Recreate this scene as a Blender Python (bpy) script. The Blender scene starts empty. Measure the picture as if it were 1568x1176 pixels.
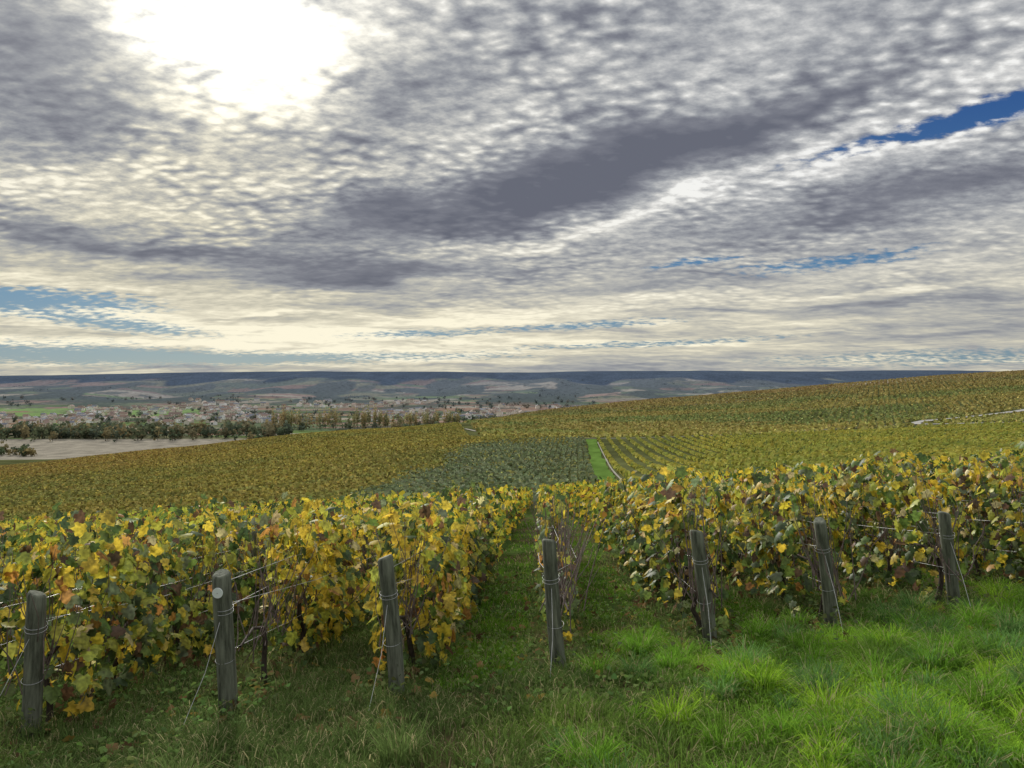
import bpy, math, random
import numpy as np
from mathutils import Vector
rng=np.random.default_rng(7); random.seed(7)
EYE=1.6
scene=bpy.context.scene
# ------------------------------------------------------------ utils
def vnoise(x,y,seed=0):
    x=np.asarray(x,float); y=np.asarray(y,float)
    xi=np.floor(x).astype(np.int64); yi=np.floor(y).astype(np.int64)
    fx=x-xi; fy=y-yi
    def h(a,b):
        n=(a*374761393+b*668265263+seed*1442695041)&0x7fffffff
        n=((n^(n>>13))*1274126177)&0x7fffffff
        return ((n^(n>>16))&0xffff)/65535.0
    u=fx*fx*(3-2*fx); v=fy*fy*(3-2*fy)
    return (h(xi,yi)*(1-u)+h(xi+1,yi)*u)*(1-v)+(h(xi,yi+1)*(1-u)+h(xi+1,yi+1)*u)*v
def fbm(x,y,seed=0,o=3):
    s=0;a=.5;t=0
    for i in range(o):
        s=s+a*vnoise(x*2**i,y*2**i,seed+i*17); t+=a; a*=.5
    return s/t
def sstep(a,b,x):
    t=np.clip((x-a)/(b-a),0,1); return t*t*(3-2*t)
# ------------------------------------------------------------ terrain height
Yt=np.array([50,60,100,150,220,300,400,550,750,1000,1400,2000,2800,3600,4500,5500,6500,7500,9500],float)
far=[643,627,613,599,584,569,568,574]
T={-1.5:[None,None,890,880,860,830,800,770,735,701,667],
 -.69:[None,None,835,822,797,765,738,715,718,701,667],
 -.42:[None,None,815,800,778,746,712,677,700,701,667],
 -.2:[None,None,795,775,750,720,688,653,680,701,667],
 -.074:[None,None,782,762,735,704,671,646,640,660,667],
 0:[None,None,775,752,726,698,668,649,636,632,650],
 .1:[None,None,765,744,720,695,672,655,636,620,640],
 .19:[None,None,757,737,714,692,672,654,632,609,640],
 .37:[None,None,743,726,704,684,665,648,620,591,620],
 .54:[None,None,730,714,694,674,656,636,604,575,600],
 .69:[None,None,718,704,686,666,648,626,594,563,590],
 1.5:[None,None,675,658,640,625,610,585,550,530,560]}
kk=np.array(sorted(T))
R=np.zeros((len(kk),len(Yt)))
for i,k in enumerate(kk):
    row=T[k]+far
    for j,Y in enumerate(Yt):
        pl=-.14+.064*k-EYE/Y
        if row[j] is None: R[i,j]=0
        else:
            py=row[j]
            if k<=-.6 and Y>=6000: py+=7
            R[i,j]=-(py-588)/1132-pl
NL,NK=640,300
L=np.linspace(math.log(50),math.log(9500),NL); K=np.linspace(-1.5,1.5,NK)
tmp=np.array([np.interp(L,np.log(Yt),R[i]) for i in range(len(kk))])
F=np.array([np.interp(K,kk,tmp[:,j]) for j in range(NL)]).T
def gk(s):
    n=int(3*s)+1; a=np.arange(-n,n+1); g=np.exp(-a*a/(2*s*s)); return g/g.sum()
def smooth(F,s,ax):
    g=gk(s); n=len(g)//2
    P=np.pad(F,[(n,n) if i==ax else (0,0) for i in range(2)],mode='edge')
    return np.apply_along_axis(lambda v:np.convolve(v,g,'valid'),ax,P)
F=smooth(F,7,1); F=smooth(F,7,0)
def H(X,Y):
    X=np.asarray(X,float);Y=np.asarray(Y,float)
    Yc=np.maximum(Y,50.); k=np.clip(X/Yc,-1.499,1.499)
    a=(k+1.5)/3*(NK-1); b=(np.log(np.minimum(Yc,9499))-L[0])/(L[-1]-L[0])*(NL-1)
    ai=np.clip(a.astype(int),0,NK-2); bi=np.clip(b.astype(int),0,NL-2); fa=a-ai; fb=b-bi
    r=(F[ai,bi]*(1-fa)+F[ai+1,bi]*fa)*(1-fb)+(F[ai,bi+1]*(1-fa)+F[ai+1,bi+1]*fa)*fb
    z=-.14*Y+.064*np.clip(X,-1.5*np.maximum(Y,40),1.5*np.maximum(Y,40))+r*Yc
    z=z+(fbm(X*.7,Y*.7,3)-.5)*.07*np.clip(1-Y/80,0,1)
    z=z+(fbm(X/160,Y/160,5)-.5)*6*sstep(180,500,Y)*(1-sstep(900,1300,Y))
    z=z+(fbm(X/700,Y/1500,9)-.5)*120*sstep(3200,4600,Y)*(1-sstep(5600,6300,Y))
    z=z+(fbm(X/1300,Y/3000,19)-.5)*44*sstep(6000,6500,Y)
    return z
# ------------------------------------------------------------ mesh helpers
def mk_mesh(name,V,F,C=None,smoothf=False):
    V=np.ascontiguousarray(V,np.float32); F=np.ascontiguousarray(F,np.int32)
    me=bpy.data.meshes.new(name)
    nf,s=F.shape
    me.vertices.add(len(V)); me.vertices.foreach_set('co',V.ravel())
    me.loops.add(nf*s); me.loops.foreach_set('vertex_index',F.ravel())
    me.polygons.add(nf); me.polygons.foreach_set('loop_start',np.arange(0,nf*s,s,dtype=np.int32))
    try: me.polygons.foreach_set('loop_total',np.full(nf,s,np.int32))
    except Exception: pass
    if smoothf: me.polygons.foreach_set('use_smooth',np.ones(nf,bool))
    me.update(calc_edges=True)
    if C is not None:
        at=me.color_attributes.new('Col','FLOAT_COLOR','POINT')
        c=np.ones((len(V),4),np.float32); c[:,:3]=C; at.data.foreach_set('color',c.ravel())
    return me
def mk_obj(name,me,mat=None,parent=None):
    ob=bpy.data.objects.new(name,me); scene.collection.objects.link(ob)
    if mat: me.materials.append(mat)
    if parent: ob.parent=parent
    return ob
def nrm(a): return a/np.maximum(np.linalg.norm(a,axis=-1,keepdims=True),1e-9)
def scatter(tv,tf,P,N,Tn,S,C):
    n=len(P); N=nrm(N); Tn=nrm(Tn-N*(Tn*N).sum(1,keepdims=True)); B=np.cross(Tn,N)
    S=np.broadcast_to(np.asarray(S,float).reshape(-1,1,1) if np.ndim(S) else np.array([[[S]]]),(n,1,1))
    V=P[:,None,:]+S*(tv[None,:,0:1]*B[:,None]+tv[None,:,1:2]*Tn[:,None]+tv[None,:,2:3]*N[:,None])
    m=len(tv)
    Fc=(tf[None]+(np.arange(n)*m)[:,None,None]).reshape(-1,tf.shape[1])
    return V.reshape(-1,3),Fc,np.repeat(C,m,axis=0)
def join(parts):
    Vs,Fs,Cs=[],[],[];o=0
    for v,f,c in parts:
        Vs.append(v);Fs.append(f+o);Cs.append(c);o+=len(v)
    return np.concatenate(Vs),np.concatenate(Fs),np.concatenate(Cs)
rt=[(0,.1),(.2,-.05),(.42,.1),(.34,.28),(.56,.48),(.30,.56),(.27,.76),(0,1.0)]
out=rt+[(-x,y) for x,y in rt[-2:0:-1]]
leafA=np.array([(0,.38,.03)]+[(x,y,-.45*x*x-.22*(y-.3)**2) for x,y in out])
leafAf=np.array([(0,1+i,1+(i+1)%len(out)) for i in range(len(out))])
leafB=np.array([(0,.05,0),(.45,.08,-.08),(.5,.5,-.1),(0,1,-.08),(-.5,.5,-.1),(-.45,.08,-.08)])
leafBf=np.array([(0,1,2,3),(0,3,4,5)])
quadT=np.array([(-.5,0,0),(.5,.1,0),(.4,1,0),(-.45,.9,0)]); quadTf=np.array([(0,1,2,3)])
def tube(pts,rad,sides=6):
    pts=np.array(pts,float); n=len(pts); rad=np.broadcast_to(rad,(n,))
    d=nrm(np.gradient(pts,axis=0)); ref=np.array([.3,.9,.1]) if abs(d[0,2])>.7 else np.array([0,0,1.])
    u=nrm(np.cross(d,ref)); w=np.cross(d,u)
    a=np.linspace(0,2*math.pi,sides,endpoint=False)
    V=pts[:,None]+rad[:,None,None]*(np.cos(a)[None,:,None]*u[:,None]+np.sin(a)[None,:,None]*w[:,None])
    Fc=[]
    for i in range(n-1):
        for j in range(sides):
            Fc.append((i*sides+j,i*sides+(j+1)%sides,(i+1)*sides+(j+1)%sides,(i+1)*sides+j))
    return V.reshape(-1,3),np.array(Fc)
def tubes_mesh(name,lst,mat,sides=5,parent=None):
    parts=[]
    for p,r in lst:
        v,f=tube(p,r,sides); parts.append((v,f,np.zeros((len(v),3))))
    v,f,c=join(parts); return mk_obj(name,mk_mesh(name,v,f,None,True),mat,parent)
# ------------------------------------------------------------ materials
def new_mat(name):
    m=bpy.data.materials.new(name); m.use_nodes=True; nt=m.node_tree; nt.nodes.clear()
    return m,nt,nt.nodes,nt.links
def leaf_mat(name,trans=.4,gloss=.06,rough=.45,nscale=0):
    m,nt,N,Lk=new_mat(name)
    o=N.new('ShaderNodeOutputMaterial'); at=N.new('ShaderNodeAttribute'); at.attribute_name='Col'
    csock=at.outputs['Color']
    if nscale:
        geo=N.new('ShaderNodeNewGeometry'); nz=N.new('ShaderNodeTexNoise'); nz.inputs['Scale'].default_value=nscale; nz.inputs['Detail'].default_value=1
        Lk.new(geo.outputs['Position'],nz.inputs['Vector'])
        mr=N.new('ShaderNodeMapRange'); mr.inputs['From Min'].default_value=.3; mr.inputs['From Max'].default_value=.7; mr.inputs['To Min'].default_value=.55; mr.inputs['To Max'].default_value=1.3
        Lk.new(nz.outputs['Fac'],mr.inputs['Value'])
        vm=N.new('ShaderNodeVectorMath'); vm.operation='SCALE'; Lk.new(csock,vm.inputs[0]); Lk.new(mr.outputs[0],vm.inputs['Scale']); csock=vm.outputs[0]
    d=N.new('ShaderNodeBsdfDiffuse'); Lk.new(csock,d.inputs['Color']); res=d
    if trans:
        t=N.new('ShaderNodeBsdfTranslucent'); Lk.new(csock,t.inputs['Color'])
        mx=N.new('ShaderNodeMixShader'); mx.inputs[0].default_value=trans; Lk.new(d.outputs[0],mx.inputs[1]); Lk.new(t.outputs[0],mx.inputs[2]); res=mx
    if gloss:
        g=N.new('ShaderNodeBsdfGlossy'); g.inputs['Roughness'].default_value=rough; g.inputs['Color'].default_value=(.8,.8,.8,1)
        m2=N.new('ShaderNodeMixShader'); m2.inputs[0].default_value=gloss; Lk.new(res.outputs[0],m2.inputs[1]); Lk.new(g.outputs[0],m2.inputs[2]); res=m2
    Lk.new(res.outputs[0],o.inputs[0]); return m
def simple_mat(name,c1,c2,scale=8,rough=.85,stretch=(1,1,1),bump=0.,coord='Object',metal=0):
    m,nt,N,Lk=new_mat(name)
    o=N.new('ShaderNodeOutputMaterial'); b=N.new('ShaderNodeBsdfPrincipled'); b.inputs['Roughness'].default_value=rough
    b.inputs['Metallic'].default_value=metal
    tc=N.new('ShaderNodeTexCoord'); mp=N.new('ShaderNodeMapping'); mp.inputs['Scale'].default_value=stretch
    nz=N.new('ShaderNodeTexNoise'); nz.inputs['Scale'].default_value=scale; nz.inputs['Detail'].default_value=6; nz.inputs['Roughness'].default_value=.65
    cr=N.new('ShaderNodeValToRGB'); cr.color_ramp.elements[0].position=.35; cr.color_ramp.elements[1].position=.68
    cr.color_ramp.elements[0].color=(*c1,1); cr.color_ramp.elements[1].color=(*c2,1)
    Lk.new(tc.outputs[coord],mp.inputs[0]); Lk.new(mp.outputs[0],nz.inputs['Vector']); Lk.new(nz.outputs['Fac'],cr.inputs[0])
    Lk.new(cr.outputs[0],b.inputs['Base Color'])
    if bump:
        bp=N.new('ShaderNodeBump'); bp.inputs['Strength'].default_value=bump; bp.inputs['Distance'].default_value=.01
        Lk.new(nz.outputs['Fac'],bp.inputs['Height']); Lk.new(bp.outputs[0],b.inputs['Normal'])
    Lk.new(b.outputs[0],o.inputs[0]); return m
M_leaf=leaf_mat('vine_leaf',.45,.03,.45,28)
M_leaf2=leaf_mat('vine_leaf_far',.38,0)
M_midleaf=leaf_mat('vine_leaf_distant',.0,.0)
M_grass=leaf_mat('grass_blade',.42,.0)
M_weed=leaf_mat('weed_leaf',.25,.0)
M_tree=leaf_mat('tree_foliage',.3,0)
M_wood=simple_mat('weathered_wood',(.04,.045,.03),(.22,.235,.175),26,.9,(1,1,.12),1.)
M_bark=simple_mat('vine_bark',(.02,.015,.012),(.09,.065,.05),40,.95,(1,1,.3),.8)
M_cane=simple_mat('vine_cane',(.10,.07,.065),(.26,.195,.18),20,.8)
M_wire=simple_mat('galvanised_wire',(.4,.41,.41),(.65,.65,.65),20,.45,metal=.2)
M_tag=simple_mat('white_plastic_tag',(.75,.82,.80),(.85,.88,.86),30,.4)
M_track=simple_mat('chalk_track',(.15,.14,.10),(.23,.215,.17),.3,.95,coord='Object')
M_asph=simple_mat('pale_road',(.25,.245,.23),(.36,.345,.32),.3,.9)
# ------------------------------------------------------------ terrain
Ys=np.concatenate([np.linspace(-14,60,170)[:-1],np.exp(np.linspace(math.log(60),math.log(9400),600))])
ks=np.concatenate([np.linspace(-1.7,-.86,24),np.linspace(-.85,.85,640),np.linspace(.86,1.7,24)])
KK,YY=np.meshgrid(ks,Ys); XX=KK*(YY+22)
ZZ=H(XX,YY)
V=np.stack([XX,YY,ZZ+0],-1).reshape(-1,3)
ny,nx=KK.shape
idx=np.arange(ny*nx).reshape(ny,nx)
Fq=np.stack([idx[:-1,:-1],idx[:-1,1:],idx[1:,1:],idx[1:,:-1]],-1).reshape(-1,4)
X=V[:,0];Y=V[:,1];Z=V[:,2]
C=np.zeros((len(V),3))
near=np.array([.085,.072,.035]); C[:]=near
g=sstep(.35,.6,fbm(X*.9,Y*.9,11))[:,None]
C=C*(1-g)+g*np.array([.06,.095,.024])
m=(Y>58); C[m]=np.array([.06,.065,.027])
n2=fbm(X/40,Y/40,4)[:,None]
mh=(Y>150)&(Y<=1200); C[mh]=(np.array([.08,.088,.036])*(.75+.5*n2))[mh]
fm=np.where(Y>930)[0]
ns=900
sy=np.exp(rng.uniform(math.log(930),math.log(6800),ns)); sx=sy*rng.uniform(-1.0,1.0,ns)
pal=np.array([(.25,.215,.15),(.17,.17,.09),(.11,.16,.05),(.22,.14,.09),(.11,.13,.07),(.30,.27,.21),(.22,.15,.11),(.09,.12,.06)])
pc=pal[rng.integers(0,len(pal),ns)]*rng.uniform(.8,1.2,(ns,1))
wob=(fbm(X/60,Y/60,31)-.5)
for ch in np.array_split(fm,90):
    ly=np.log(Y[ch])*3.2+wob[ch]*.05; lx=X[ch]/Y[ch]+wob[ch]*.02
    d=(ly[:,None]-np.log(sy)[None]*3.2)**2+(lx[:,None]*1.2-(sx/sy)[None]*1.2)**2
    C[ch]=pc[d.argmin(1)]
kx=X/np.maximum(Y,1)
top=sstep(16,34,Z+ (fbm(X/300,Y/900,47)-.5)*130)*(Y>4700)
wood=np.maximum(sstep(.50,.54,fbm(X/240,Y/500,41))*sstep(2900,3600,Y),sstep(.6,.64,fbm(X/110,Y/180,43))*(Y>1300)*.8)*(1-top)
wd=np.clip(wood,0,1)[:,None]
C=C*(1-wd)+wd*np.array([.045,.06,.04])
f1=((Y>930)&(Y<1330)&(kx<-.2))[:,None]; C=np.where(f1,np.array([.26,.235,.185])*(.9+.2*n2),C)
f2=((Y>2250)&(Y<2900)&(kx<-.42)&(kx>-.9)&(wob<.12))[:,None]; C=np.where(f2,np.array([.16,.25,.07]),C)
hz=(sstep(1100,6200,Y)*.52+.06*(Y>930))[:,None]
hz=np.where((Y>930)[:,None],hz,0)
C=C*(1-hz)+hz*np.array([.145,.17,.23])  # aerial haze painted into the far ground colour, stronger with distance
tp=top[:,None]; C=C*(1-tp)+tp*np.array([.062,.085,.125])*(.8+.4*fbm(X/90,Y/300,48))[:,None]  # ridge forest band, its colour already tinted with painted blue haze
m_t,nt,N,Lk=new_mat('ground_soil_and_fields')
o=N.new('ShaderNodeOutputMaterial'); b=N.new('ShaderNodeBsdfDiffuse'); at=N.new('ShaderNodeAttribute'); at.attribute_name='Col'
geo=N.new('ShaderNodeNewGeometry')
def tn(scale,det=5):
    n=N.new('ShaderNodeTexNoise'); n.inputs['Scale'].default_value=scale; n.inputs['Detail'].default_value=det; Lk.new(geo.outputs['Position'],n.inputs['Vector']); return n
n1=tn(9,4); n3=tn(.05,4)
mul=N.new('ShaderNodeMath'); mul.operation='MULTIPLY'; Lk.new(n1.outputs['Fac'],mul.inputs[0]); Lk.new(n3.outputs['Fac'],mul.inputs[1])
mr=N.new('ShaderNodeMapRange'); mr.inputs['From Min'].default_value=.12; mr.inputs['From Max'].default_value=.4; mr.inputs['To Min'].default_value=.6; mr.inputs['To Max'].default_value=1.4; Lk.new(mul.outputs[0],mr.inputs['Value'])
vm=N.new('ShaderNodeVectorMath'); vm.operation='SCALE'; Lk.new(at.outputs['Color'],vm.inputs[0]); Lk.new(mr.outputs[0],vm.inputs['Scale'])
Lk.new(vm.outputs[0],b.inputs['Color']); Lk.new(b.outputs[0],o.inputs[0])
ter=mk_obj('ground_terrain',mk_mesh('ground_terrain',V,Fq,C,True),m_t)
# ------------------------------------------------------------ tracks
def ribbon(name,pts,w,mat,lift=.12,C=None):
    pts=np.array(pts,float); seg=np.linalg.norm(np.diff(pts,axis=0),axis=1); s=np.concatenate([[0],np.cumsum(seg)])
    n=max(20,int(s[-1]/3)); t=np.linspace(0,s[-1],n); x=np.interp(t,s,pts[:,0]); y=np.interp(t,s,pts[:,1])
    g=gk(3); x2=np.convolve(np.pad(x,len(g)//2,mode='edge'),g,'valid'); y2=np.convolve(np.pad(y,len(g)//2,mode='edge'),g,'valid')
    d=nrm(np.stack([np.gradient(x2),np.gradient(y2)],-1)); nn=np.stack([d[:,1],-d[:,0]],-1)
    W=np.linspace(-.5,.5,5)[None,:]*w*(1+.5*(vnoise(np.arange(n)*.4,np.zeros(n),5)-.5))[:,None]
    PX=x2[:,None]+nn[:,0:1]*W; PY=y2[:,None]+nn[:,1:2]*W; PZ=H(PX,PY)+lift
    Vv=np.stack([PX,PY,PZ],-1).reshape(-1,3); id=np.arange(n*5).reshape(n,5)
    Ff=np.stack([id[:-1,:-1],id[:-1,1:],id[1:,1:],id[1:,:-1]],-1).reshape(-1,4)
    CC=np.tile(np.array(C if C is not None else (.3,.3,.3)),(len(Vv),1))
    if C is not None: CC=CC*(.6+.8*fbm(PX*.5,PY*.12,77).reshape(-1,1))
    return mk_obj(name,mk_mesh(name,Vv,Ff,CC,True),mat)
RD=np.array([(345,385),(300,400),(262,408),(238,420),(236,440),(262,462),(330,500),(470,600)],float)
ribbon('grass_path',[(14,95),(21,165),(30,260),(40,370),(42,395)],5.0,M_weed,.2,(.12,.21,.045))
ribbon('dirt_track',[(17.2,95),(24.2,165),(33.2,260),(43,372)],.5,M_track,.25)
ribbon('dirt_track',[(-34,520),(0,430),(30,400),(60,392),(120,400),(200,428),(240,440)],2.4,M_track,.3)
ribbon('country_road',RD,6.5,M_asph,.5)
ribbon('dirt_track',[(-60,760),(40,800),(150,830),(300,850)],3,M_track,.4)
# ------------------------------------------------------------ near vine rows
PALG=dict(y=(.74,.56,.06),yg=(.46,.47,.07),g=(.17,.25,.055),dg=(.07,.115,.035),o=(.60,.31,.08),b=(.18,.105,.055),p=(.74,.62,.30),gg=(.20,.25,.13))
keys=['y','yg','g','dg','o','b','p','gg']; PA=np.array([PALG[k] for k in keys])
def leaf_cols(n,yel,hh):
    u=rng.random(n); a=np.clip(yel,0,1)
    py=.09+.42*a; pyg=.20+.16*a; pg=.30-.15*a; pdg=.20-.15*a; po=.025+.03*a; pb=.13-.08*a; pp=.02+.045*a; pgg=.12-.08*a
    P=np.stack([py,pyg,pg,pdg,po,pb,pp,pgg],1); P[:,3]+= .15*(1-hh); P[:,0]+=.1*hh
    cs=np.cumsum(P/P.sum(1,keepdims=True),1); idx=(u[:,None]>cs).sum(1).clip(0,7)
    return PA[idx]*rng.uniform(.7,1.2,(n,1))*rng.uniform(.93,1.07,(n,3))
TH=.039
side=np.array([1.,-TH,0]); side/=np.linalg.norm(side)
expl=[(-3.79,5.47,5.6),(-2.45,5.76,7.2),(-1.175,5.99,6.5),(.165,6.27,7.0),(1.60,7.03,7.3),(2.86,7.27,7.5),(4.365,7.82,8.1)]
rows=list(expl)
for i in range(1,48): rows.append((4.365+1.4*i,7.82+.38*i,8.2+.38*i))
for i in range(1,48): rows.append((-3.79-1.4*i,max(5.47-.25*i,-2),max(5.9-.25*i,-1.5)))
LEFT0=7+47
def rowpt(u,y): return u+TH*y
YEND=74
for ri,(u,yp,ys) in enumerate(rows):
    y0=max(ys,(abs(u)/.95)-4 if abs(u)>7 else ys)
    if y0>=YEND-2: continue
    ctr=abs(u-.165)<.1
    def seg(ya,yb,dens,tv,tf,size):
        if yb<=ya: return None
        n=int((yb-ya)*dens)
        y=rng.uniform(ya,yb,n); x=rowpt(u,y)
        h=rng.random(n)
        cl=fbm(y*1.4+u*13,h*1.6+u*3.7,21); bare=vnoise(y*.9+u*7,np.full(n,u*1.9),22)
        keep=rng.random(n)<np.clip((cl-.25)*3.6,.06,1)*np.where(bare<.26,.25,1)
        if ctr: keep&=rng.random(n)<np.clip((y-6.5)/9,.10,.85)
        if u>-1.3 and u<-1: keep|=(y<8.2)&(rng.random(n)<.6)
        if u<-3.5 and u>-4: keep|=(y<7.6)&(rng.random(n)<.6)
        y=y[keep];x=x[keep];n=len(y);bare=bare[keep];h=h[keep]
        hn=fbm(y*.9+5,np.full(n,u*2.3),23)
        top=1.17+.42*(hn-.3)+.24*(vnoise(y*4,np.full(n,u*5),24)-.4)+(.08 if u>1 else 0)
        if ctr: top=np.where(y<9,.9,top)
        bot=.0+.22*vnoise(y*1.7,np.full(n,u*3.3),27)
        z=bot+(top-bot)*h
        shoot=rng.random(n)<.06; z=np.where(shoot,top+rng.random(n)*.25,z)
        th=.33*(.45+1.0*fbm(y*1.6,z*2.2+u*11,25))*(1-.3*np.abs(h-.45))
        if ctr: th=th*.55
        s=np.where(rng.random(n)<.5,-1,1); off=s*th*np.sqrt(rng.random(n))
        P=np.stack([x+off*side[0],y+off*side[1]+0,H(x,y)+z+.05],1)
        Nn=side[None]*(s*.8)[:,None]+np.array([0,-.3,.4])[None]+rng.normal(0,.55,(n,3))
        Tn=np.array([0,0,-1.])[None]+rng.normal(0,.5,(n,3))+side[None]*(s*.35)[:,None]
        yel=np.clip(1.8*(fbm(y*.75+u*5,np.full(n,u*1.3),26)-.38)+.3*(h-.3),0,1)
        if -2.7<u<-1.0: yel=np.where(y<9.5,np.maximum(yel,.95),yel)
        yel=np.maximum(yel,sstep(14,45,y)*.45)
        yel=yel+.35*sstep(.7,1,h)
        col=leaf_cols(n,yel,h)
        S=size*rng.uniform(.55,1.3,n)
        return scatter(tv,tf,P,Nn,Tn,S,col)
    A=seg(y0,min(14.5,YEND),580,leafA,leafAf,.112)
    B=seg(max(14.5,y0),30,210,leafB,leafBf,.135)
    D=seg(max(30,y0),YEND,120,leafB,leafBf,.18)
    ob=None
    if A is not None and len(A[0]):
        ob=mk_obj('grapevine_row',mk_mesh('grapevine_row',*A),M_leaf)
    BD=[p for p in (B,D) if p is not None and len(p[0])]
    if BD:
        v,f,c=join(BD); o2=mk_obj('grapevine_row' if ob is None else 'far_leaves',mk_mesh('grapevine_row',v,f,c),M_leaf2,ob)
        if ob is None: ob=o2
    if y0<22:
        lst=[];cn=[]
        y=max(y0,ys)+.1 if ri>6 or ri in(0,4,5,6) else yp+.8
        while y<22:
            x=rowpt(u,y); zb=float(H(x,y))
            p=[(x,y,zb-.05)]; dx=dy=0
            for j in range(1,5):
                dx+=random.gauss(0,.025);dy+=random.gauss(0,.04); p.append((x+dx,y+dy,zb+.13*j))
            lst.append((p,np.array([.036,.028,.025,.024,.02])*random.uniform(.8,1.25)))
            a=p[-1]; s=random.choice((-1,1))
            lst.append(([a,(a[0],a[1]+s*.25,a[2]+.08),(a[0]+.02,a[1]+s*.6,a[2]+.05)],np.array([.018,.013,.009])))
            nc=22 if y<14 else 6
            for c_ in range(nc):
                yy=a[1]+random.uniform(-.5,.5); q=[];xx=a[0]+random.gauss(0,.08);z0=a[2]-.2+random.random()*.2; ex=random.gauss(0,.18);ey=random.gauss(0,.22);hh=random.uniform(.45,1.05)
                for j in range(5):
                    t=j/4; q.append((xx+ex*t+random.gauss(0,.015),yy+ey*t+random.gauss(0,.018),z0+hh*t))
                cn.append((q,np.linspace(.006,.0025,5)))
            y+=random.uniform(.95,1.2)
        if lst:
            tubes_mesh('trunks',lst,M_bark,6,ob)
            tubes_mesh('canes',cn,M_cane,4,ob)
# ------------------------------------------------------------ posts and wires
leans=[.11,.0,-.06,-.10,-.12,-.14,-.12]
hts=[1.07,1.10,1.12,1.15,1.10,1.10,1.06]
def post_mesh(h,r,seed):
    rr=random.Random(seed); n=18; rings=[-.25,0,.15,.4,.7,h*.85,h-.018,h]
    V=[];
    ph=[rr.uniform(0,6.28) for _ in range(4)]
    for i,z in enumerate(rings):
        for j in range(n):
            a=2*math.pi*j/n; q=r*(1+.04*math.sin(3*a+ph[0])+.035*math.sin(2*a+ph[1]+z)+.03*math.sin(7*a+ph[2]+z))*(1.05-.08*z/h)
            if i==len(rings)-1: q*=.8
            V.append((q*math.cos(a)+.014*math.sin(z*3+ph[3]),q*math.sin(a),z+(.016*math.cos(a+ph[2]) if i>=len(rings)-2 else 0)))
    Fc=[]
    for i in range(len(rings)-1):
        for j in range(n): Fc.append((i*n+j,i*n+(j+1)%n,(i+1)*n+(j+1)%n,(i+1)*n+j))
    me=bpy.data.meshes.new('wooden_post'); me.from_pydata(V,[],Fc+[tuple(range((len(rings)-1)*n,len(rings)*n))])
    for p in me.polygons: p.use_smooth=len(p.vertices)==4
    return me
for i,(u,yp,ys) in enumerate(rows[:7]):
    x=rowpt(u,yp); z=float(H(x,yp)); ob=mk_obj('wooden_post',post_mesh(hts[i],.062 if i!=1 else .068,i),M_wood)
    ob.location=(x,yp,z); ob.rotation_euler=(.06,leans[i],0)
    wr=[]
    for hz_ in (.42,.80,.83):
        ring=[(.071*math.cos(t),.071*math.sin(t),hz_+.01*math.sin(t)) for t in np.linspace(0,6.283,18)]
        wr.append((ring,.0018))
    tubes_mesh('wire_wrap',wr,M_wire,4,ob)
    if i==1:
        bpy.ops.mesh.primitive_cylinder_add(vertices=28,radius=.04,depth=.007,location=(0,0,0)); t=bpy.context.object; t.name='round_tag'
        t.parent=ob; t.location=(-.012,-.083,hts[i]-.13); t.rotation_euler=(math.pi/2,0,0); t.data.materials.append(M_tag)
        bpy.ops.mesh.primitive_cylinder_add(vertices=12,radius=.004,depth=.012); t2=bpy.context.object; t2.name='nail'; t2.parent=ob; t2.location=(-.012,-.086,hts[i]-.13); t2.rotation_euler=(math.pi/2,0,0); t2.data.materials.append(M_wire)
for (u,yp,ys) in rows[7:13]+rows[LEFT0:LEFT0+4]:
    x=rowpt(u,yp); z=float(H(x,yp)); ob=mk_obj('wooden_post',post_mesh(1.1,.064,random.random()),M_wood); ob.location=(x,yp,z); ob.rotation_euler=(.05,-.1,0)
for (u,yp,ys) in rows[:20]+rows[LEFT0:LEFT0+12]:
    y=yp+4.2+random.uniform(-.5,.5)
    while y<26:
        x=rowpt(u,y); z=float(H(x,y)); tx=random.gauss(0,.03)
        ob=mk_obj('wooden_vine_stake',post_mesh(1.25,.034,random.random()),M_wood); ob.location=(x,y,z); ob.rotation_euler=(random.gauss(0,.03),tx,0)
        y+=6.0
wires=[]
for i,(u,yp,ys) in enumerate(rows[:14]+rows[LEFT0:LEFT0+6]):
    lean=leans[i] if i<7 else -.1
    for hz_,so in ((.45,0),(.80,-.2),(.84,.22),(1.06,0)):
        p=[]
        for y in np.concatenate([[yp],np.arange(yp+1.5,24,2.2)]):
            s=1 if y>yp else 0
            p.append((rowpt(u,y)+so*s+(0 if s else math.sin(lean)*hz_)+(random.gauss(0,.012)),y,float(H(rowpt(u,y),y))+hz_*(1 if hz_<1 else (1 if s else .95))-(.02 if s else 0)+random.gauss(0,.012)))
        wires.append((p,.0022))
    x=rowpt(u,yp); ya=yp-.55; xa=x-.12; l=math.sin(lean)*.8
    wires.append(([(x+l,yp-.07,float(H(x,yp))+.8),(x+l*.5-.04,yp-.3,float(H(x,yp))+.42),(xa,ya,float(H(xa,ya)))],.0022))
tubes_mesh('trellis_wires',wires,M_wire,4)
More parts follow.
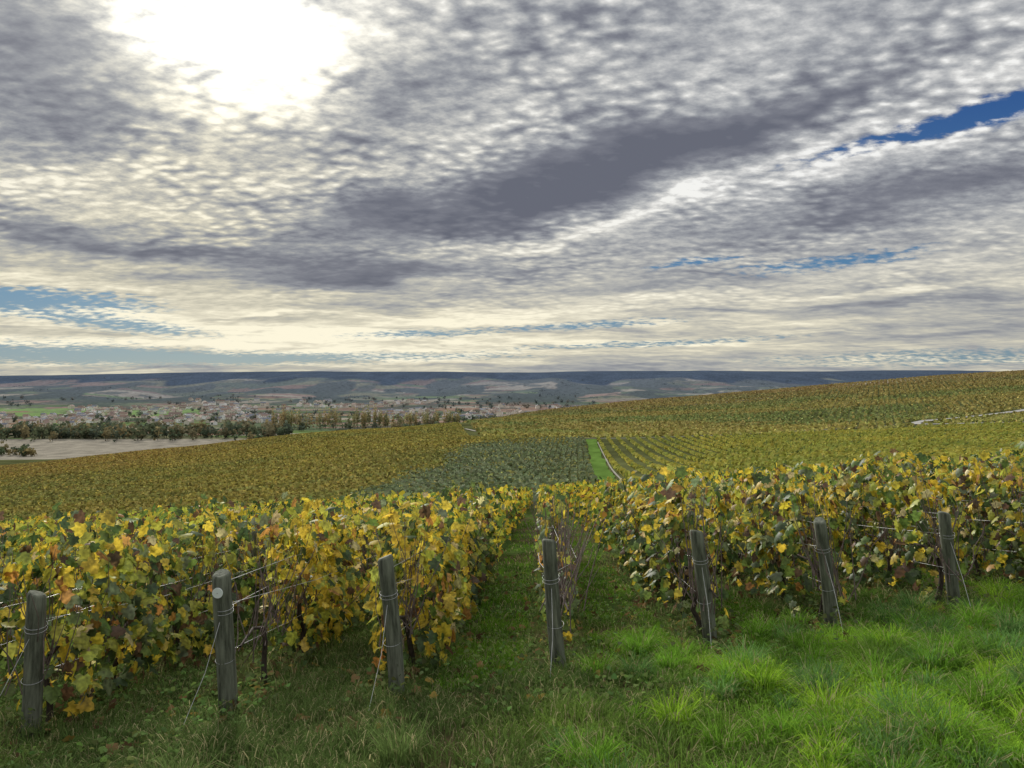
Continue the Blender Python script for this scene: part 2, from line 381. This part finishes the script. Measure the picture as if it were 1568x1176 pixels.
# ------------------------------------------------------------ grass
usall=np.array([r[0] for r in rows])
def lines_dist(x,y):
    uu=x-TH*y
    return np.min(np.abs(uu[:,None]-usall[None]),1)
def postline(x): return 6.2+.29*(x-.35)
BASE=np.array([.20,.40,.045]); DARK=np.array([.125,.185,.055]); LIME=np.array([.35,.58,.05]); DRY=np.array([.40,.36,.19]); BLUE=np.array([.17,.33,.09])
def blades(x,y,dx,dy,h,w,bend,c):
    n=len(x); z=H(x,y)
    fa=rng.uniform(0,math.pi,n); wx=np.cos(fa)*w*.5; wy=np.sin(fa)*w*.5
    P0=np.stack([x,y,z-.01],1); Dv=np.stack([dx,dy,np.zeros(n)],1)*h[:,None]; W=np.stack([wx,wy,np.zeros(n)],1)
    up=np.array([0,0,1.])
    P1=P0+Dv*(.22*bend)[:,None]+up*(h*.55)[:,None]; P2=P0+Dv*(.85*bend)[:,None]+up*(h*(1-.22*bend))[:,None]
    P3=P0+Dv*(1.35*bend)[:,None]+up*(h*(1.12-.62*bend))[:,None]
    Vv=np.stack([P0-W,P0+W,P1-W*.85,P1+W*.85,P2-W*.5,P2+W*.5,P3-W*.08,P3+W*.08],1).reshape(-1,3)
    o_=np.arange(n)[:,None]*8
    Ff=np.concatenate([o_+np.array([0,1,3,2]),o_+np.array([2,3,5,4]),o_+np.array([4,5,7,6])],0)
    return Vv,Ff,np.repeat(c,8,axis=0)
def grass(n,ya,yb,hmul,wid,kmax=.82):
    y=ya+(yb-ya)*rng.random(n)**.9; x=rng.uniform(-kmax,kmax,n)*(y+.6)
    d=np.concatenate([lines_dist(a,b) for a,b in zip(np.array_split(x,8),np.array_split(y,8))])
    head=y<postline(x)-.1
    cl=fbm(x*2.3,y*2.3,51); fx,fy=x*2.1+3,y*2.1; big=vnoise(fx,fy,52)
    right=sstep(-.4,3.2,x)*sstep(.2,1.0,postline(x)+.6-y)
    keep=np.where(head,rng.random(n)<np.clip(.3+1.5*(cl-.32)+.4*right,0,1),(rng.random(n)<np.where(d<.28,.25,.95)*np.clip(2.6*(cl-.22),.12,1)))
    x=x[keep];y=y[keep];cl=cl[keep];big=big[keep];head=head[keep];right=right[keep];d=d[keep];fx=fx[keep];fy=fy[keep];n=len(x)
    tuft=sstep(.58,.85,big)
    h=np.where(head,.04+.10*cl+.09*tuft*(.35+.65*right),.04+.07*cl+.08*(d<.3)*cl)*rng.uniform(.5,1.45,n)*hmul
    az=rng.uniform(0,2*math.pi,n)
    gx=(vnoise(fx+.25,fy,52)-vnoise(fx-.25,fy,52)); gy=(vnoise(fx,fy+.25,52)-vnoise(fx,fy-.25,52))
    dx=np.cos(az)*.8-gx*1.6*tuft; dy=np.sin(az)*.8-gy*1.6*tuft
    bend=rng.uniform(.25,1.0,n); w=wid*rng.uniform(.7,1.4,n)
    aisle=((~head)&(d>.3))[:,None]
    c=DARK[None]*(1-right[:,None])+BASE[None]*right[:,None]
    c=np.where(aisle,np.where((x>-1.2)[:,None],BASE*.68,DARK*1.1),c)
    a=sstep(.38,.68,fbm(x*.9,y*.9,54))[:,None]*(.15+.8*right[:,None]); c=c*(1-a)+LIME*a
    mt=sstep(.48,.68,fbm(x*1.7,y*1.7,56))[:,None]*.55; c=c*(1-mt)+np.array([.10,.16,.045])*mt
    u=rng.random(n)[:,None]; c=np.where(u<.05+.10*(1-right[:,None]),DRY,c)
    c=c*rng.uniform(.55,1.3,(n,1))
    return blades(x,y,dx,dy,h,w,bend,c)
def tussocks(m):
    X0=[];
    while len(X0)<m:
        y=random.uniform(3.6,8.6); x=random.uniform(-.75,.8)*y
        if y>postline(x)+.5: continue
        if random.random()>(.03+.97*min(max((x-.0)/2.5,0),1)): continue
        X0.append((x,y,random.uniform(.5,1.15)))
    parts=[]
    for (cx,cy,s) in X0:
        n=int(260*s); a=rng.uniform(0,6.283,n); r=.11*s*np.sqrt(rng.random(n)); x=cx+r*np.cos(a); y=cy+r*np.sin(a)
        a2=a+rng.normal(0,.8,n); h=s*rng.uniform(.10,.29,n); out_=rng.uniform(.2,1.1,n)
        col=random.choice([BASE,BLUE,BLUE*.8,LIME*.9,BASE*.8])
        if cx<.3: col=DARK*1.3
        c=col[None]*rng.uniform(.6,1.3,(n,1)); c=np.where(rng.random((n,1))<.12,DRY,c)
        parts.append(blades(x,y,np.cos(a2)*out_,np.sin(a2)*out_,h,.0062*rng.uniform(.7,1.3,n),rng.uniform(.4,1.0,n),c))
    return join(parts)
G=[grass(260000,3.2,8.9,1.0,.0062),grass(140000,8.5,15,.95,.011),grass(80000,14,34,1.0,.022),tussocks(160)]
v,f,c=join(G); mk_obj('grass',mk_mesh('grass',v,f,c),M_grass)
def weeds(n,x,y,zmax,s0,s1,col):
    P=np.stack([x,y,H(x,y)+.01+zmax*rng.random(n)**1.5],1)
    c=np.array(col)[None]*rng.uniform(.55,1.4,(n,1))*rng.uniform(.85,1.15,(n,3))
    return scatter(leafB,leafBf,P,np.array([0,-.1,1.])+rng.normal(0,.5,(n,3)),rng.normal(0,1,(n,3)),rng.uniform(s0,s1,n),c)
n=36000; y=rng.uniform(3.2,13,n); x=rng.uniform(-.8,.8,n)*y; k=vnoise(x*1.3,y*1.3,61)>.42; k&=rng.random(n)<np.where(x>1.5,.3,1); x=x[k];y=y[k]
W1=weeds(len(x),x,y,.10,.02,.05,(.14,.21,.06))
n=40000; y=rng.uniform(5.2,15,n); us=np.array([r[0] for r in rows[:16]+rows[LEFT0:LEFT0+10]]); ur=us[rng.integers(0,len(us),n)]; x=rowpt(ur+rng.normal(0,.22,n),y)
k=(y>postline(x)-.3)&(np.abs(x)<.85*y)&(fbm(x*1.2,y*1.2,63)>.38); x=x[k];y=y[k]
W2=weeds(len(x),x,y,.24,.02,.055,(.11,.14,.05))
v,f,c=join([W1,W2]); mk_obj('ground_weeds',mk_mesh('ground_weeds',v,f,c),M_weed)
n=8000; y=rng.uniform(4.6,14,n); x=rowpt(us[rng.integers(0,len(us),n)]+rng.normal(0,.3,n),y); k=(y>postline(x)-.8)&(np.abs(x)<.85*y); x=x[k];y=y[k];n=len(x)
P=np.stack([x,y,H(x,y)+rng.uniform(.01,.06,n)],1)
c=np.array([(.22,.14,.06),(.36,.26,.07),(.13,.08,.045),(.26,.17,.08)])[rng.integers(0,4,n)]*rng.uniform(.6,1.1,(n,1))
v,f,c=scatter(leafA,leafAf,P,np.array([0,0,1.])+rng.normal(0,.5,(n,3)),rng.normal(0,1,(n,3)),rng.uniform(.06,.10,n),c)
mk_obj('fallen_leaves',mk_mesh('fallen_leaves',v,f,c),M_weed)
# ------------------------------------------------------------ hillside vineyards
def hill(name,dirv,spacing,step,size,box,test,colf,nq=3,lat=.10,jit=(.5,1.45)):
    d=np.array(dirv,float);d/=np.linalg.norm(d); p=np.array([d[1],-d[0]])
    x0,x1,y0,y1=box; cs=np.array([(x0,y0),(x1,y0),(x0,y1),(x1,y1)]); a=cs@d; b_=cs@p
    A=np.arange(a.min(),a.max(),step); B=np.arange(b_.min(),b_.max(),spacing)
    AA,BB=np.meshgrid(A,B); AA=AA+rng.uniform(-.5,.5,AA.shape)*step*1.6; BB=BB+rng.normal(0,lat,BB.shape)
    x=(AA*d[0]+BB*p[0]).ravel(); y=(AA*d[1]+BB*p[1]).ravel()
    k=(y>y0)&(y<y1)&(x>x0)&(x<x1); x=x[k];y=y[k]; k=test(x,y); x=x[k];y=y[k]
    k=rng.random(len(x))<.8+.2*(vnoise(x/7,y/7,88)>.3); x=x[k];y=y[k]
    n=len(x); c=colf(x,y); parts=[]
    for q in range(nq):
        P=np.stack([x+rng.normal(0,.08,n),y+rng.normal(0,.08,n),H(x,y)+rng.uniform(0,.35,n)*size],1)
        if q==0: Nn=np.array([0,-.3,.9])+rng.normal(0,.4,(n,3)); Tn=np.array([d[0],d[1],.2])+rng.normal(0,.3,(n,3))
        else: Nn=np.array([0,-1.,.35])+rng.normal(0,.6,(n,3)); Tn=np.array([0,0,1.])+rng.normal(0,.3,(n,3))
        cc=c*rng.uniform(jit[0],jit[1],(n,1))*rng.uniform(.92,1.08,(n,3))
        parts.append(scatter(quadT,quadTf,P,Nn,Tn,size*rng.uniform(.6,1.2,n),cc))
    v,f,c=join(parts); return mk_obj(name,mk_mesh(name,v,f,c),M_midleaf)
def mixc(a,b,t): t=np.clip(t,0,1)[:,None]; return np.array(a)*(1-t)+np.array(b)*t
def pathx(y): return np.interp(y,[95,165,260,370,395],[14,21,30,40,42])
def inpath(x,y): return (np.abs(x-pathx(y)-.8)<3.3)&(y<398)
def bmask(x,y):
    wv=(fbm(x/14,y/40,79)-.5)*26
    lx=np.interp(y,[100,150,220,300,400,430],[-30,-34,-36,-28,-10,0])+wv
    t=sstep(-7,9,x-lx)*(x<pathx(y)-2.)*(1-sstep(340,425,y+wv)); return t
def isB(x,y): return bmask(x,y)>rng.random(len(x))
def cA(x,y):
    g=fbm(x/50,y/50,71); r=sstep(.35,.65,fbm(x/90+3,y/22,72))
    up_=sstep(330,520,y)
    c=mixc((.32,.285,.09),(.41,.35,.095),g*1.4-.2+up_*.3); c=c*(1-.5*r[:,None])+.5*r[:,None]*np.array([.24,.27,.09])
    e=(up_*sstep(-100,-260,x))[:,None]*.5; c=c*(1-e)+e*np.array([.43,.26,.10])
    s=(rng.random(len(x))<.12)[:,None]; return np.where(s,np.array([.5,.42,.11]),c)
def cB(x,y):
    c=mixc((.20,.25,.12),(.29,.32,.19),fbm(x/12,y/12,73)); s=(rng.random(len(x))<.10)[:,None]; return np.where(s,np.array([.40,.37,.12]),c)
def cC(x,y):
    c=mixc((.54,.49,.11),(.39,.41,.10),fbm(x/25,y/25,74)*1.6-.3); s=(rng.random(len(x))<.12)[:,None]; return np.where(s,np.array([.22,.26,.08]),c)
def cD(x,y):
    a=sstep(.42,.58,fbm(x/130,y/60,75)); c=mixc((.38,.33,.11),(.26,.30,.105),a); t=sstep(700,1000,y)*.7
    c=c*(1-t[:,None])+t[:,None]*np.array([.34,.24,.12])
    b=sstep(520,440,y)[:,None]*.6; c=c*(1-b)+b*np.array([.48,.43,.12])
    s=(rng.random(len(x))<.12)[:,None]; return np.where(s,np.array([.46,.38,.13]),c)
def off_road(x,y):
    m_=np.ones(len(x),bool)
    for a,b2 in zip(RD[:-1],RD[1:]):
        dv=b2-a; t=np.clip(((x-a[0])*dv[0]+(y-a[1])*dv[1])/(dv@dv),0,1); m_&=((x-a[0]-t*dv[0])**2+(y-a[1]-t*dv[1])**2)>50
    return m_
hill('hillside_vineyard',(.32,1),3.4,.8,1.0,(-560,40,110,760),lambda x,y:(~isB(x,y))&(x<np.interp(y,[100,415,430,760],[14,30,-25,-60]))&(~inpath(x,y))&(x>-.85*y),cA)
hill('hillside_vineyard',(.086,1),2.2,.8,1.0,(-50,45,90,425),lambda x,y:isB(x,y)&(~inpath(x,y)),cB)
hill('hillside_vineyard',(.086,1),5.2,.5,1.05,(10,360,110,400),lambda x,y:(x>pathx(y)+4.0)&(x<.85*y)&off_road(x,y),cC,3,.06,(.75,1.2))
hill('hillside_vineyard',(.5,1),5.0,1.2,1.6,(-110,1000,405,1190),lambda x,y:(x>np.interp(y,[405,430,760,1190],[34,-18,-50,-90]))&(x<.85*y)&off_road(x,y)&(np.abs(y-(790+.18*x))>4),cD,2,.8)
# ------------------------------------------------------------ distant trees
def trees(name,items,quads,cf):
    parts=[]
    for (x,y,h,w,shape) in items:
        z=float(H(x,y)); n=quads
        p=nrm(rng.normal(0,1,(n,3)))*rng.random((n,1))**.4
        lob=1+.3*np.sin(p[:,0:1]*5+x)+.2*np.sin(p[:,2:3]*6+y)
        P=np.array([x,y,z+h*.52])+p*lob*np.array([w*.5,w*.5,h*.46])
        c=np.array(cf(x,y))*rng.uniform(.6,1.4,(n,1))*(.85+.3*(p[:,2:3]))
        parts.append(scatter(quadT,quadTf,P,rng.normal(0,.6,(n,3))+np.array([0,-.8,.8]),rng.normal(0,1,(n,3)),min(w,h)*rng.uniform(.14,.32,n),c))
        v,f=tube([(x,y,z-1),(x+.2,y,z+h*.3),(x,y,z+h*.6)],np.array([.035,.025,.01])*min(w,h),5); parts.append((v,f,np.tile([.08,.07,.06],(len(v),1))))
    v,f,c=join(parts); return mk_obj(name,mk_mesh(name,v,f,c),M_tree)
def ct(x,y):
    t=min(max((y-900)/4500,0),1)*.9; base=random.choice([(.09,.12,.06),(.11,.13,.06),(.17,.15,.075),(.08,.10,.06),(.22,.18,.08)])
    return [b_*(1-t)+h_*t for b_,h_ in zip(base,(.15,.18,.24))]  # foliage colour fades to painted haze with distance
it=[]
for i in range(300):
    k_=random.uniform(-.80,-.30); y=1390+random.gauss(0,45); h=random.uniform(12,28); it.append((k_*y,y,h,h*random.uniform(.5,.9),0))
for i in range(70):
    k_=random.uniform(-.75,-.5); y=random.uniform(1000,1060) if k_<-.64 else 1340; h=random.uniform(8,16); it.append((k_*y,y,h,h*.9,0))
for i in range(800):
    k_=random.uniform(-.8,.12); y=math.exp(random.uniform(math.log(1500),math.log(3900)))
    if vnoise(k_*16,math.log(y)*14,81)<.48: continue
    h=random.uniform(8,18); it.append((k_*y,y,h,h*random.uniform(.8,1.6),0))
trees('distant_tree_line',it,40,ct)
it=[]
for i in range(120):
    k_=random.uniform(-.325,-.13) if random.random()<.8 else random.uniform(-.13,-.07); y=1600+(k_+.33)*400+random.gauss(0,14); h=random.uniform(34,54)*(1 if k_<-.17 else .75); it.append((k_*y,y,h,random.uniform(6,10),1))
trees('poplar_row',it,80,lambda x,y:random.choice([(.33,.28,.13),(.28,.26,.12),(.22,.23,.12),(.36,.28,.14)]))
it=[]
for i in range(360):
    k_=random.uniform(-.85,.6); y=random.uniform(3700,5600)
    if vnoise(k_*14,math.log(y)*30,83)<.5: continue
    h=random.uniform(8,14); it.append((k_*y,y,h,h*random.uniform(3,8),0))
trees('distant_woodland',it,30,lambda x,y:random.choice([(.10,.13,.16),(.09,.12,.15),(.12,.14,.16)]))  # woodland colours have the blue-grey distance haze painted in
# ------------------------------------------------------------ village
M_wall=[simple_mat('rendered_wall_%d'%i,c,tuple(min(1,q*1.1) for q in c),.5) for i,c in enumerate([(.8,.78,.73),(.66,.61,.52),(.84,.84,.83)])]
M_roof=[simple_mat('roof_tiles_%d'%i,c,tuple(q*1.4 for q in c),1.5) for i,c in enumerate([(.17,.12,.10),(.14,.15,.18),(.22,.15,.12)])]
M_win=simple_mat('window_glass',(.03,.04,.05),(.06,.07,.08),1,.2)
def house_mesh(L_,W_,Hh,Rh,wm,rm):
    V=[];Fc=[];Mi=[]
    def add(vs,fs,mi):
        o=len(V); V.extend(vs); Fc.extend([tuple(o+i for i in f) for f in fs]); Mi.extend([mi]*len(fs))
    l,w=L_/2,W_/2
    add([(-l,-w,-2),(l,-w,-2),(l,w,-2),(-l,w,-2),(-l,-w,Hh),(l,-w,Hh),(l,w,Hh),(-l,w,Hh),(-l,0,Hh+Rh),(l,0,Hh+Rh)],
        [(0,1,5,4),(1,2,6,9,5),(2,3,7,6),(3,0,4,8,7)],0)
    e=.5; s=Rh/w
    add([(-l-e,-w-e,Hh-e*s+.1),(l+e,-w-e,Hh-e*s+.1),(l+e,0,Hh+Rh+.1),(-l-e,0,Hh+Rh+.1),(-l-e,w+e,Hh-e*s+.1),(l+e,w+e,Hh-e*s+.1)],[(0,1,2,3),(3,2,5,4)],1)
    nwin=max(2,int(L_/3))
    for fl in range(int(Hh//2.7)):
        for i in range(nwin):
            cx=-l+(i+.5)*L_/nwin; z=1+fl*2.7
            if fl==0 and i==0: add([(cx-.5,-w-.03,0),(cx+.5,-w-.03,0),(cx+.5,-w-.03,2.1),(cx-.5,-w-.03,2.1)],[(0,1,2,3)],2)
            else: add([(cx-.5,-w-.03,z),(cx+.5,-w-.03,z),(cx+.5,-w-.03,z+1.3),(cx-.5,-w-.03,z+1.3)],[(0,1,2,3)],2)
    cx=l*.5; q=.4
    add([(cx-q,-q,Hh+Rh*.6),(cx+q,-q,Hh+Rh*.6),(cx+q,q,Hh+Rh*.6),(cx-q,q,Hh+Rh*.6),(cx-q,-q,Hh+Rh+1),(cx+q,-q,Hh+Rh+1),(cx+q,q,Hh+Rh+1),(cx-q,q,Hh+Rh+1)],[(0,1,5,4),(1,2,6,5),(2,3,7,6),(3,0,4,7),(4,5,6,7)],0)
    me=bpy.data.meshes.new('house'); me.from_pydata(V,[],Fc); me.materials.append(wm);me.materials.append(rm);me.materials.append(M_win)
    me.polygons.foreach_set('material_index',Mi); return me
HM=[house_mesh(random.uniform(10,17),random.uniform(8,10),random.choice([5.6,6,6.5]),random.uniform(2.2,3.2),random.choice(M_wall),random.choice(M_roof)) for _ in range(10)]
def village(n,k0,k1,ya,yb,sc=1.):
    c=0
    while c<n:
        k_=random.uniform(k0,k1); y=random.uniform(ya,yb)
        if vnoise(k_*30,math.log(y)*8,91)<.38 and random.random()<.85: continue
        x=k_*y; ob=bpy.data.objects.new('village_house',random.choice(HM)); scene.collection.objects.link(ob)
        ob.location=(x,y,float(H(x,y))); ob.rotation_euler=(0,0,random.choice([0,1.57,.4,-.5])+random.gauss(0,.15)); s=sc*random.uniform(.9,1.3); ob.scale=(s,s,s); c+=1
village(230,-.60,-.30,1750,2900,1.3)
village(70,-.72,-.55,1650,2300,1.2)
village(80,-.20,-.02,1900,2700,1.3)
village(50,-.05,.12,2300,3000,1.4)
village(70,-.45,-.1,2900,3500,1.5)
# ------------------------------------------------------------ world sky
w=bpy.data.worlds.new('World'); scene.world=w; w.use_nodes=True; nt=w.node_tree; N=nt.nodes; Lk=nt.links; N.clear()
try: w.cycles.sampling_method='NONE'
except Exception as ex: print(ex)
def S(x,inp):
    if isinstance(x,(int,float)): inp.default_value=x
    else: Lk.new(x,inp)
def Mt(op,a,b=None,c=None,clamp=False):
    n=N.new('ShaderNodeMath'); n.operation=op; n.use_clamp=clamp; S(a,n.inputs[0])
    if b is not None: S(b,n.inputs[1])
    if c is not None: S(c,n.inputs[2])
    return n.outputs[0]
def MR(v,a,b,c=0.,d=1.,sm=True):
    n=N.new('ShaderNodeMapRange'); n.interpolation_type='SMOOTHSTEP' if sm else 'LINEAR'
    S(v,n.inputs['Value']); n.inputs['From Min'].default_value=a;n.inputs['From Max'].default_value=b;n.inputs['To Min'].default_value=c;n.inputs['To Max'].default_value=d
    return n.outputs[0]
def comb(x,y,z=0.):
    n=N.new('ShaderNodeCombineXYZ'); S(x,n.inputs[0]);S(y,n.inputs[1]);S(z,n.inputs[2]); return n.outputs[0]
def noise(vec,scale,detail=3.,rough=.5,dist=0.):
    n=N.new('ShaderNodeTexNoise'); n.noise_dimensions='2D'; Lk.new(vec,n.inputs['Vector']); n.inputs['Scale'].default_value=scale;n.inputs['Detail'].default_value=detail;n.inputs['Roughness'].default_value=rough;n.inputs['Distortion'].default_value=dist
    return n.outputs['Fac']
def mapv(vec,loc=(0,0,0),rot=0.,sc=(1,1,1),typ='POINT'):
    n=N.new('ShaderNodeMapping'); n.vector_type=typ; Lk.new(vec,n.inputs[0]); n.inputs['Location'].default_value=loc; n.inputs['Rotation'].default_value=(0,0,rot); n.inputs['Scale'].default_value=sc; return n.outputs[0]
def mixcol(f,a,b,mode='MIX'):
    n=N.new('ShaderNodeMix'); n.data_type='RGBA'; n.blend_type=mode; S(f,n.inputs[0])
    for s_,i in((a,6),(b,7)):
        if isinstance(s_,tuple): n.inputs[i].default_value=(*s_,1)
        else: Lk.new(s_,n.inputs[i])
    return n.outputs[2]
tc=N.new('ShaderNodeTexCoord'); sp=N.new('ShaderNodeSeparateXYZ'); Lk.new(tc.outputs['Generated'],sp.inputs[0])
x,y,z=sp.outputs
az=Mt('ARCTAN2',x,y); el=Mt('ARCSINE',z)
zc=Mt('ADD',Mt('MAXIMUM',z,0.),.16)
P=comb(Mt('DIVIDE',x,zc),Mt('DIVIDE',y,zc))
w1=noise(P,1.4,3,.55); w2=noise(mapv(P,(9,4,0)),1.7,3,.55)
d1=Mt('SUBTRACT',w1,.5); d2=Mt('SUBTRACT',w2,.5)
AE=comb(Mt('ADD',az,Mt('MULTIPLY',d1,.20)),Mt('ADD',el,Mt('MULTIPLY',d2,MR(el,0,.4,.015,.10))))
def blob(px,py,wx,wy,ang,wt,vec=None):
    kx_=(px-784)/1132; a=math.atan(kx_); e=math.atan((588-py)/1132*math.cos(a))
    m=mapv(vec or AE,(a,e,0),math.radians(ang),(wx/1132,wy/1132,1),'TEXTURE')
    ln=N.new('ShaderNodeVectorMath'); ln.operation='DOT_PRODUCT'; Lk.new(m,ln.inputs[0]); Lk.new(m,ln.inputs[1])
    return Mt('MULTIPLY',Mt('EXPONENT',Mt('MULTIPLY',ln.outputs['Value'],-1.)),wt)
def ssum(l):
    r=l[0]
    for q in l[1:]: r=Mt('ADD',r,q)
    return r
dark=ssum([blob(850,275,290,46,16,.50),blob(640,330,260,36,12,.22),blob(560,420,220,20,4,.48),blob(50,150,170,80,12,.34),blob(60,40,110,55,10,.26),blob(200,375,210,14,-3,.36),
 blob(1400,300,300,38,7,.42),blob(600,170,330,50,20,.24),blob(1250,140,300,24,14,.20),blob(1060,205,240,40,18,.26),blob(310,545,140,8,0,.24),blob(1500,505,240,12,4,.18),blob(950,440,300,9,4,.14),blob(560,470,200,8,2,.2)])
brt=ssum([blob(120,285,280,48,6,.24),blob(330,472,330,20,3,.30),blob(980,318,270,11,17,.34),blob(640,530,700,24,0,.32),blob(340,120,250,100,0,.20),blob(700,490,330,14,5,.20),blob(1330,243,300,10,7,.22),blob(1250,440,350,20,4,.14),blob(700,385,200,10,10,.22),blob(60,430,200,14,-3,.2)])
glow=ssum([blob(335,40,90,46,8,1.2),blob(350,60,240,110,8,.36)])
n1=noise(P,9,1,.5); n1b=noise(mapv(P,(4,7,0)),9,1,.5)
Pw=N.new('ShaderNodeVectorMath'); Pw.operation='ADD'; Lk.new(P,Pw.inputs[0]); Lk.new(comb(Mt('MULTIPLY',Mt('SUBTRACT',n1,.5),.06),Mt('MULTIPLY',Mt('SUBTRACT',n1b,.5),.06)),Pw.inputs[1])
vo=N.new('ShaderNodeTexVoronoi'); vo.voronoi_dimensions='2D'; vo.feature='SMOOTH_F1'; Lk.new(mapv(Pw.outputs[0],(0,0,0),.55,(.85,1.2,1)),vo.inputs['Vector']); vo.inputs['Scale'].default_value=18; vo.inputs['Smoothness'].default_value=.6; vo.inputs['Randomness'].default_value=.9
puff=Mt('SUBTRACT',.40,vo.outputs['Distance'])
pm=MR(noise(mapv(P,(2,8,0)),2.2,2,.5),.35,.65,.25,1.1)
tex=noise(mapv(P,(0,0,0),.5,(1,1.3,1)),19,4,.6,.0)
tex2=noise(mapv(P,(3,1,0),-.5,(1,2.0,1)),3.0,5,.62,.0)
strk=noise(mapv(AE,(0,0,0),-.07,(2.4,70,1)),1.,4,.62,.2)
strkf=MR(el,.24,.06)
tx=Mt('ADD',Mt('MULTIPLY',Mt('SUBTRACT',tex,.5),.78),Mt('MULTIPLY',Mt('MULTIPLY',puff,pm),.72))
tx=Mt('MULTIPLY',tx,MR(el,.04,.27,.10,1.0))
tx=Mt('MULTIPLY',tx,MR(dark,.1,.55,1.,.40))
V0=ssum([Mt('ADD',.655,tx),Mt('MULTIPLY',Mt('SUBTRACT',tex2,.5),.60),Mt('MULTIPLY',Mt('MULTIPLY',Mt('SUBTRACT',strk,.5),strkf),1.0),Mt('MULTIPLY',dark,-1.05),brt,Mt('MULTIPLY',glow,.35)])
cr=N.new('ShaderNodeValToRGB'); e=cr.color_ramp.elements; e[0].position=0; e[0].color=(.135,.145,.185,1); e[1].position=1; e[1].color=(.90,.90,.88,1)
for p_,c_ in((.25,(.20,.21,.25)),(.48,(.32,.335,.365)),(.7,(.50,.51,.52)),(.86,(.69,.69,.68))):
    q=e.new(p_); q.color=(*c_,1)
Lk.new(V0,cr.inputs[0])
warm=Mt('MULTIPLY',ssum([MR(el,.26,.04),blob(250,200,420,260,0,.9)]),MR(V0,.35,.85,.1,1.),None,True)
wc=mixcol(warm,cr.outputs[0],(1.10,1.03,.82),'MULTIPLY')
sky=N.new('ShaderNodeTexSky'); sky.sky_type='NISHITA'; sky.sun_disc=False; sky.sun_elevation=math.radians(24); sky.sun_rotation=math.radians(-21.4); sky.altitude=200
skm=N.new('ShaderNodeVectorMath'); skm.operation='MULTIPLY'; Lk.new(sky.outputs[0],skm.inputs[0]); skm.inputs[1].default_value=(.03,.04,.05)
bl=N.new('ShaderNodeValToRGB'); e=bl.color_ramp.elements; e[0].position=0; e[0].color=(.24,.33,.38,1); e[1].position=1; e[1].color=(.01,.06,.27,1)
q=e.new(.35); q.color=(.09,.23,.40,1)
Lk.new(MR(el,0,.36,0,1,False),bl.inputs[0])
skc=mixcol(.2,bl.outputs[0],skm.outputs[0])
AE2=comb(Mt('ADD',az,Mt('MULTIPLY',d1,.10)),Mt('ADD',el,Mt('MULTIPLY',d2,MR(el,0,.4,.006,.04))))
blue=ssum([blob(1400,203,170,13,8,.85,AE2),blob(1540,165,90,22,5,.85,AE2),blob(1280,398,130,11,4,.95,AE2),blob(1060,404,80,6,4,.8,AE2),blob(50,460,130,16,0,1.15,AE2),blob(200,498,120,10,-4,1.,AE2),
 blob(60,540,190,18,0,.95,AE2),blob(900,498,150,7,2,1.,AE2),blob(620,512,120,7,2,.9,AE2),blob(360,550,220,9,0,.9,AE2),blob(620,545,220,7,0,.7,AE2),blob(1480,548,260,12,0,.85,AE2),blob(1000,525,220,5,2,.8,AE2),blob(290,25,60,14,20,.5,AE2)])
bf=MR(ssum([blue,Mt('MULTIPLY',Mt('SUBTRACT',.5,tex),1.6),Mt('MULTIPLY',puff,-.6),Mt('MULTIPLY',Mt('SUBTRACT',strk,.5),-.9)]),.25,1.05)
bf=Mt('MULTIPLY',bf,MR(blue,.12,.35))
col=mixcol(bf,wc,skc)
up=MR(el,.50,1.1,1.,2.0)
gl=N.new('ShaderNodeVectorMath'); gl.operation='SCALE'; gl.inputs[0].default_value=(1,.97,.88); Lk.new(Mt('MULTIPLY',glow,MR(V0,.35,.95,.3,1.2)),gl.inputs['Scale'])
s2=N.new('ShaderNodeVectorMath'); s2.operation='SCALE'; Lk.new(col,s2.inputs[0]); Lk.new(up,s2.inputs['Scale'])
ad=N.new('ShaderNodeVectorMath'); ad.operation='ADD'; Lk.new(s2.outputs[0],ad.inputs[0]); Lk.new(gl.outputs[0],ad.inputs[1])
bg=N.new('ShaderNodeBackground'); bg.inputs['Strength'].default_value=1; Lk.new(ad.outputs[0],bg.inputs[0])
wo=N.new('ShaderNodeOutputWorld'); Lk.new(bg.outputs[0],wo.inputs[0])
# ------------------------------------------------------------ sun + camera
sd=bpy.data.lights.new('sun','SUN'); sd.energy=4.2; sd.angle=math.radians(10); sd.color=(1,.95,.86)
so=bpy.data.objects.new('sun',sd); scene.collection.objects.link(so)
a=math.radians(-21.4); e_=math.radians(24); dv=Vector((math.sin(a)*math.cos(e_),math.cos(a)*math.cos(e_),math.sin(e_)))
so.rotation_euler=dv.to_track_quat('Z','Y').to_euler()
cd=bpy.data.cameras.new('camera'); cd.lens=26; cd.sensor_width=36; cd.clip_end=20000; cd.clip_start=.05
co=bpy.data.objects.new('camera',cd); scene.collection.objects.link(co); co.location=(0,0,EYE); co.rotation_euler=(math.radians(90),0,0)
scene.camera=co
scene.view_settings.view_transform='Standard'; scene.view_settings.look='None'; scene.view_settings.exposure=0
print('done')
